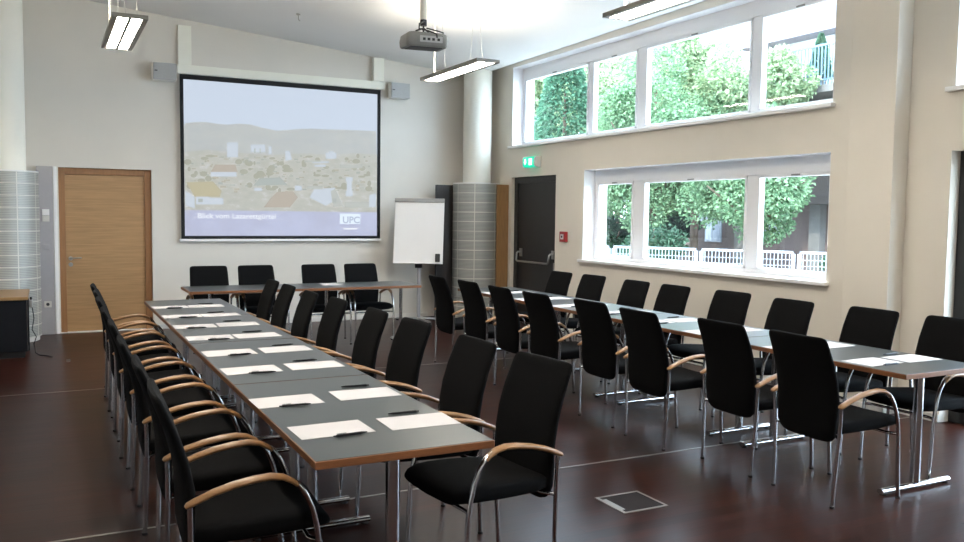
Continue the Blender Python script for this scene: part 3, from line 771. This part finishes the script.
def tree(name,label,x,y,h,r,zc,n,lm,ls=.16,cone=False,seed=0,squash=1.,group='trees and shrubs outside the windows',z0=gz):
    rt=random.Random(seed)
    t=thing(name,label,'tree',(x,y,z0),group=group)
    tk=MB().tube([(0,0,0),(.05,.03,h*.35),(0,.02,h*.75)],[.14 if h>3 else .05,.11 if h>3 else .04,.03],10)
    if not cone:
        for k in range(7):
            a=rt.uniform(0,2*PI); q=rt.uniform(.5,.85)*r; zz=zc+rt.uniform(-.5,.6)*r*squash
            tk.tube([(.04,.03,h*.3),(q*.5*math.cos(a),q*.5*math.sin(a),(h*.3+zz)/2+.1),(q*math.cos(a),q*math.sin(a),zz)],[.06,.04,.015],6)
    tk.build('trunk','trunkbark',t)
    f=MB(); blobs=[]
    if not cone:
        for k in range(26):
            d=Vector((rt.gauss(0,1),rt.gauss(0,1),rt.gauss(0,1))).normalized()*(r*rt.uniform(.35,.85))
            blobs.append((Vector((d.x,d.y,zc+d.z*squash)), r*rt.uniform(.22,.42)))
    for i in range(n):
        if cone:
            zz=rt.random()**1.3; q=r*(1-zz)**.75*math.sqrt(rt.uniform(.35,1)); a=rt.uniform(0,2*PI)
            c=Vector((q*math.cos(a),q*math.sin(a),h*.08+zz*h*.92)); d=Vector((math.cos(a),math.sin(a),-.5))
        else:
            c0,br=rt.choice(blobs); d=Vector((rt.gauss(0,1),rt.gauss(0,1),rt.gauss(0,1))).normalized()
            c=c0+d*br*rt.uniform(.6,1.05); d=d*.5+Vector((rt.gauss(0,.7),rt.gauss(0,.7),rt.gauss(0,.5)-.25))
        d.normalize(); sd=d.cross(Vector((rt.gauss(0,1),rt.gauss(0,1),rt.gauss(0,1)))).normalized()
        nn=d.cross(sd); s=ls*rt.uniform(.6,1.3); bend=nn*s*.15
        f.add([c,c+d*s*.5+sd*s*.33+bend,c+d*s,c+d*s*.5-sd*s*.33+bend],[(0,1,2),(0,2,3)])
    f.build('foliage',lm,t)
    return t
tree('conifer_tree','tall blue green conifer seen in the left high pane',14.2,22.4,7.4,1.7,0,15000,'leaf_blue',.15,cone=True,seed=1)
tree('leafy_tree','pale leafy tree standing behind and right of the conifer',17.6,25.0,9.0,2.5,5.2,24000,'leaf_glare',.14,seed=2,squash=1.35)
tree('leafy_tree','bright green tree behind the centre window panes',15.3,19.4,7.4,2.25,3.5,34000,'leaf',.11,seed=3,squash=1.45)
tree('leafy_tree','pale green tree close before the brick house wall',18.1,20.9,8.6,1.7,5.9,19000,'leaf_glare',.13,seed=4,squash=1.35)
tree('leafy_tree','light green tree behind the right low pane',15.5,15.7,4.6,1.75,2.65,19000,'leaf',.105,seed=6,squash=.95)
tree('leafy_tree','pale tree left of the balcony with the cypress',17.9,18.2,7.2,1.6,5.3,14000,'leaf_glare',.125,seed=5,squash=.9)
tree('leafy_shrub','broad dark shrub low behind the fence',13.7,17.3,1.9,1.0,.9,5000,'leaf_dark',.11,seed=7,squash=.75)
tree('leafy_shrub','dark green shrub low behind the right fence panels',16.3,13.5,1.5,.75,.7,4000,'leaf_dark',.10,seed=8,squash=.8)
tree('leafy_shrub','dark hedge bush beyond the left low pane',15.2,22.0-.9,1.9,1.1,1.0,5000,'leaf_dark',.12,seed=14,squash=.8)
tree('leafy_shrub','large dark bush at the brick house end wall',18.6,23.3,3.0,1.3,1.5,7000,'leaf_dark',.17,seed=13,squash=.9)
tree('leafy_tree','tall pale tree farthest back behind the conifer',17.0,31.5,9.5,3.0,6.0,13000,'leaf_glare',.26,seed=9,squash=1.1)
tree('leafy_tree','tall back tree rising past the brick house end',22.2,30.6,11.0,3.5,7.2,13000,'leaf_glare',.25,seed=10,squash=1.0)

# house: brick ground floor, white upper floor, balcony
HX=20.5
t=thing('brick_house','brick house with white upper floor and balcony outside','house',(HX+3,17,gz)); L=(HX+3,17,gz)
def hb(mb,nm,mt,par=None,bev=0):
    o=mb.build(nm,mt,par or t,bevel=bev)
    if par is None: o.location=(-L[0],-L[1],-L[2])
    return o
w=hb(MB().box(HX,HX+7,9,26.6,gz,5.1),'brick_wall','brick')
hb(MB().box(HX,HX+7,9,20.4,5.1,6.95),'upper_wall','render')
hb(MB().prism([(8.3,6.95),(21.1,6.95),(14.7,10.4)],0,HX-.7,HX+7.5),'roof','roof')
hb(MB().box(HX-1.3,HX,11,19.3,5.1,5.3),'balcony_slab','concrete')
for (y0,y1,z0,z1) in ((22.25,23.05,.75,1.95),(23.15,23.5,1.4,2.2),(19.6,20.5,1.0,2.5)):
    wf=MB().box(HX-.05,HX+.01,y0,y1,z0,z1).build('window_frame','fence',w)
    pn=MB()
    for k in range(2):
        for q in range(2):
            a=y0+.05+k*(y1-y0-.03)/2; c=z0+.05+q*(z1-z0-.03)/2
            pn.box(HX-.06,HX-.051,a,a+(y1-y0-.17)/2,c,c+(z1-z0-.17)/2)
    pn.build('window_pane','houseglass',w)
rl=MB().box(HX-1.3,HX-1.26,11,19.3,6.36,6.42).box(HX-1.3,HX-1.26,11,19.3,5.42,5.46)
for j in range(0,69): rl.box(HX-1.295,HX-1.265,11+j*.12,11.03+j*.12,5.3,6.36)
hb(rl,'balcony_railing','rail')
hb(MB().box(HX-1.0,HX,14.5,18.75,2.0,3.3),'timber_bay','darkpanel')
hb(MB().box(HX-.25,HX,20.9,21.4,gz,5.1),'concrete_pier','concrete')
hb(MB().box(HX-.25,HX,17.9,18.3,gz,2.0),'concrete_pier','concrete')
t2=tree('cypress_tree','small potted cypress standing on the white balcony',19.85,17.75,1.35,.34,0,4000,'leaf_blue',.07,cone=True,seed=12,z0=5.55)
MB().cyl(0,0,-.25,.12,.16,16,r1=.2).build('plant_pot','concrete',t2)

# ------------------------------------------------------------------ light
w=bpy.data.worlds.new('sky'); scene.world=w; w.use_nodes=True
bg=w.node_tree.nodes['Background']; bg.inputs['Color'].default_value=(.66,.82,1.,1); bg.inputs['Strength'].default_value=3.3
sun=bpy.data.lights.new('sun','SUN'); sun.energy=1.5; sun.angle=.01; sun.color=(1,.96,.88)
so=bpy.data.objects.new('sun',sun); COL.objects.link(so)
so.rotation_euler=Vector((.75,.35,-.85)).to_track_quat('-Z','Y').to_euler()
def portal(y0,y1,z0,z1):
    l=bpy.data.lights.new('window_portal','AREA'); l.shape='RECTANGLE'; l.size=(y1-y0); l.size_y=(z1-z0); l.cycles.is_portal=True
    o=bpy.data.objects.new('window_portal',l); COL.objects.link(o); o.location=(6.60,(y0+y1)/2,(z0+z1)/2)
    o.rotation_euler=Matrix(((0,0,1),(1,0,0),(0,1,0))).to_euler()
for q in (UW,LW,U2,(D3[0],D3[1],0,D3[2])): portal(*q)

# ------------------------------------------------------------------ camera
f,yaw,pitch,roll,h=853.45,.4712,-.0662,.0121,1.5982
fw=Vector((math.sin(yaw)*math.cos(pitch),math.cos(yaw)*math.cos(pitch),math.sin(pitch)))
rt=Vector((math.cos(yaw),-math.sin(yaw),0)); up=rt.cross(fw)
r2=math.cos(roll)*rt+math.sin(roll)*up; u2=-math.sin(roll)*rt+math.cos(roll)*up
cd=bpy.data.cameras.new('camera'); cam=bpy.data.objects.new('camera',cd); COL.objects.link(cam)
cd.sensor_width=36; cd.lens=f*36/964; cd.clip_start=.05
mw=Matrix((r2,u2,-fw)).transposed().to_4x4(); mw.translation=(0,0,h); cam.matrix_world=mw
scene.camera=cam
vs=scene.view_settings; vs.view_transform='Standard'; vs.look='None'; vs.gamma=1; vs.use_curve_mapping=False; vs.exposure=2.3
scene.cycles.max_bounces=10; scene.cycles.diffuse_bounces=6; scene.cycles.transparent_max_bounces=12; scene.cycles.sample_clamp_indirect=8
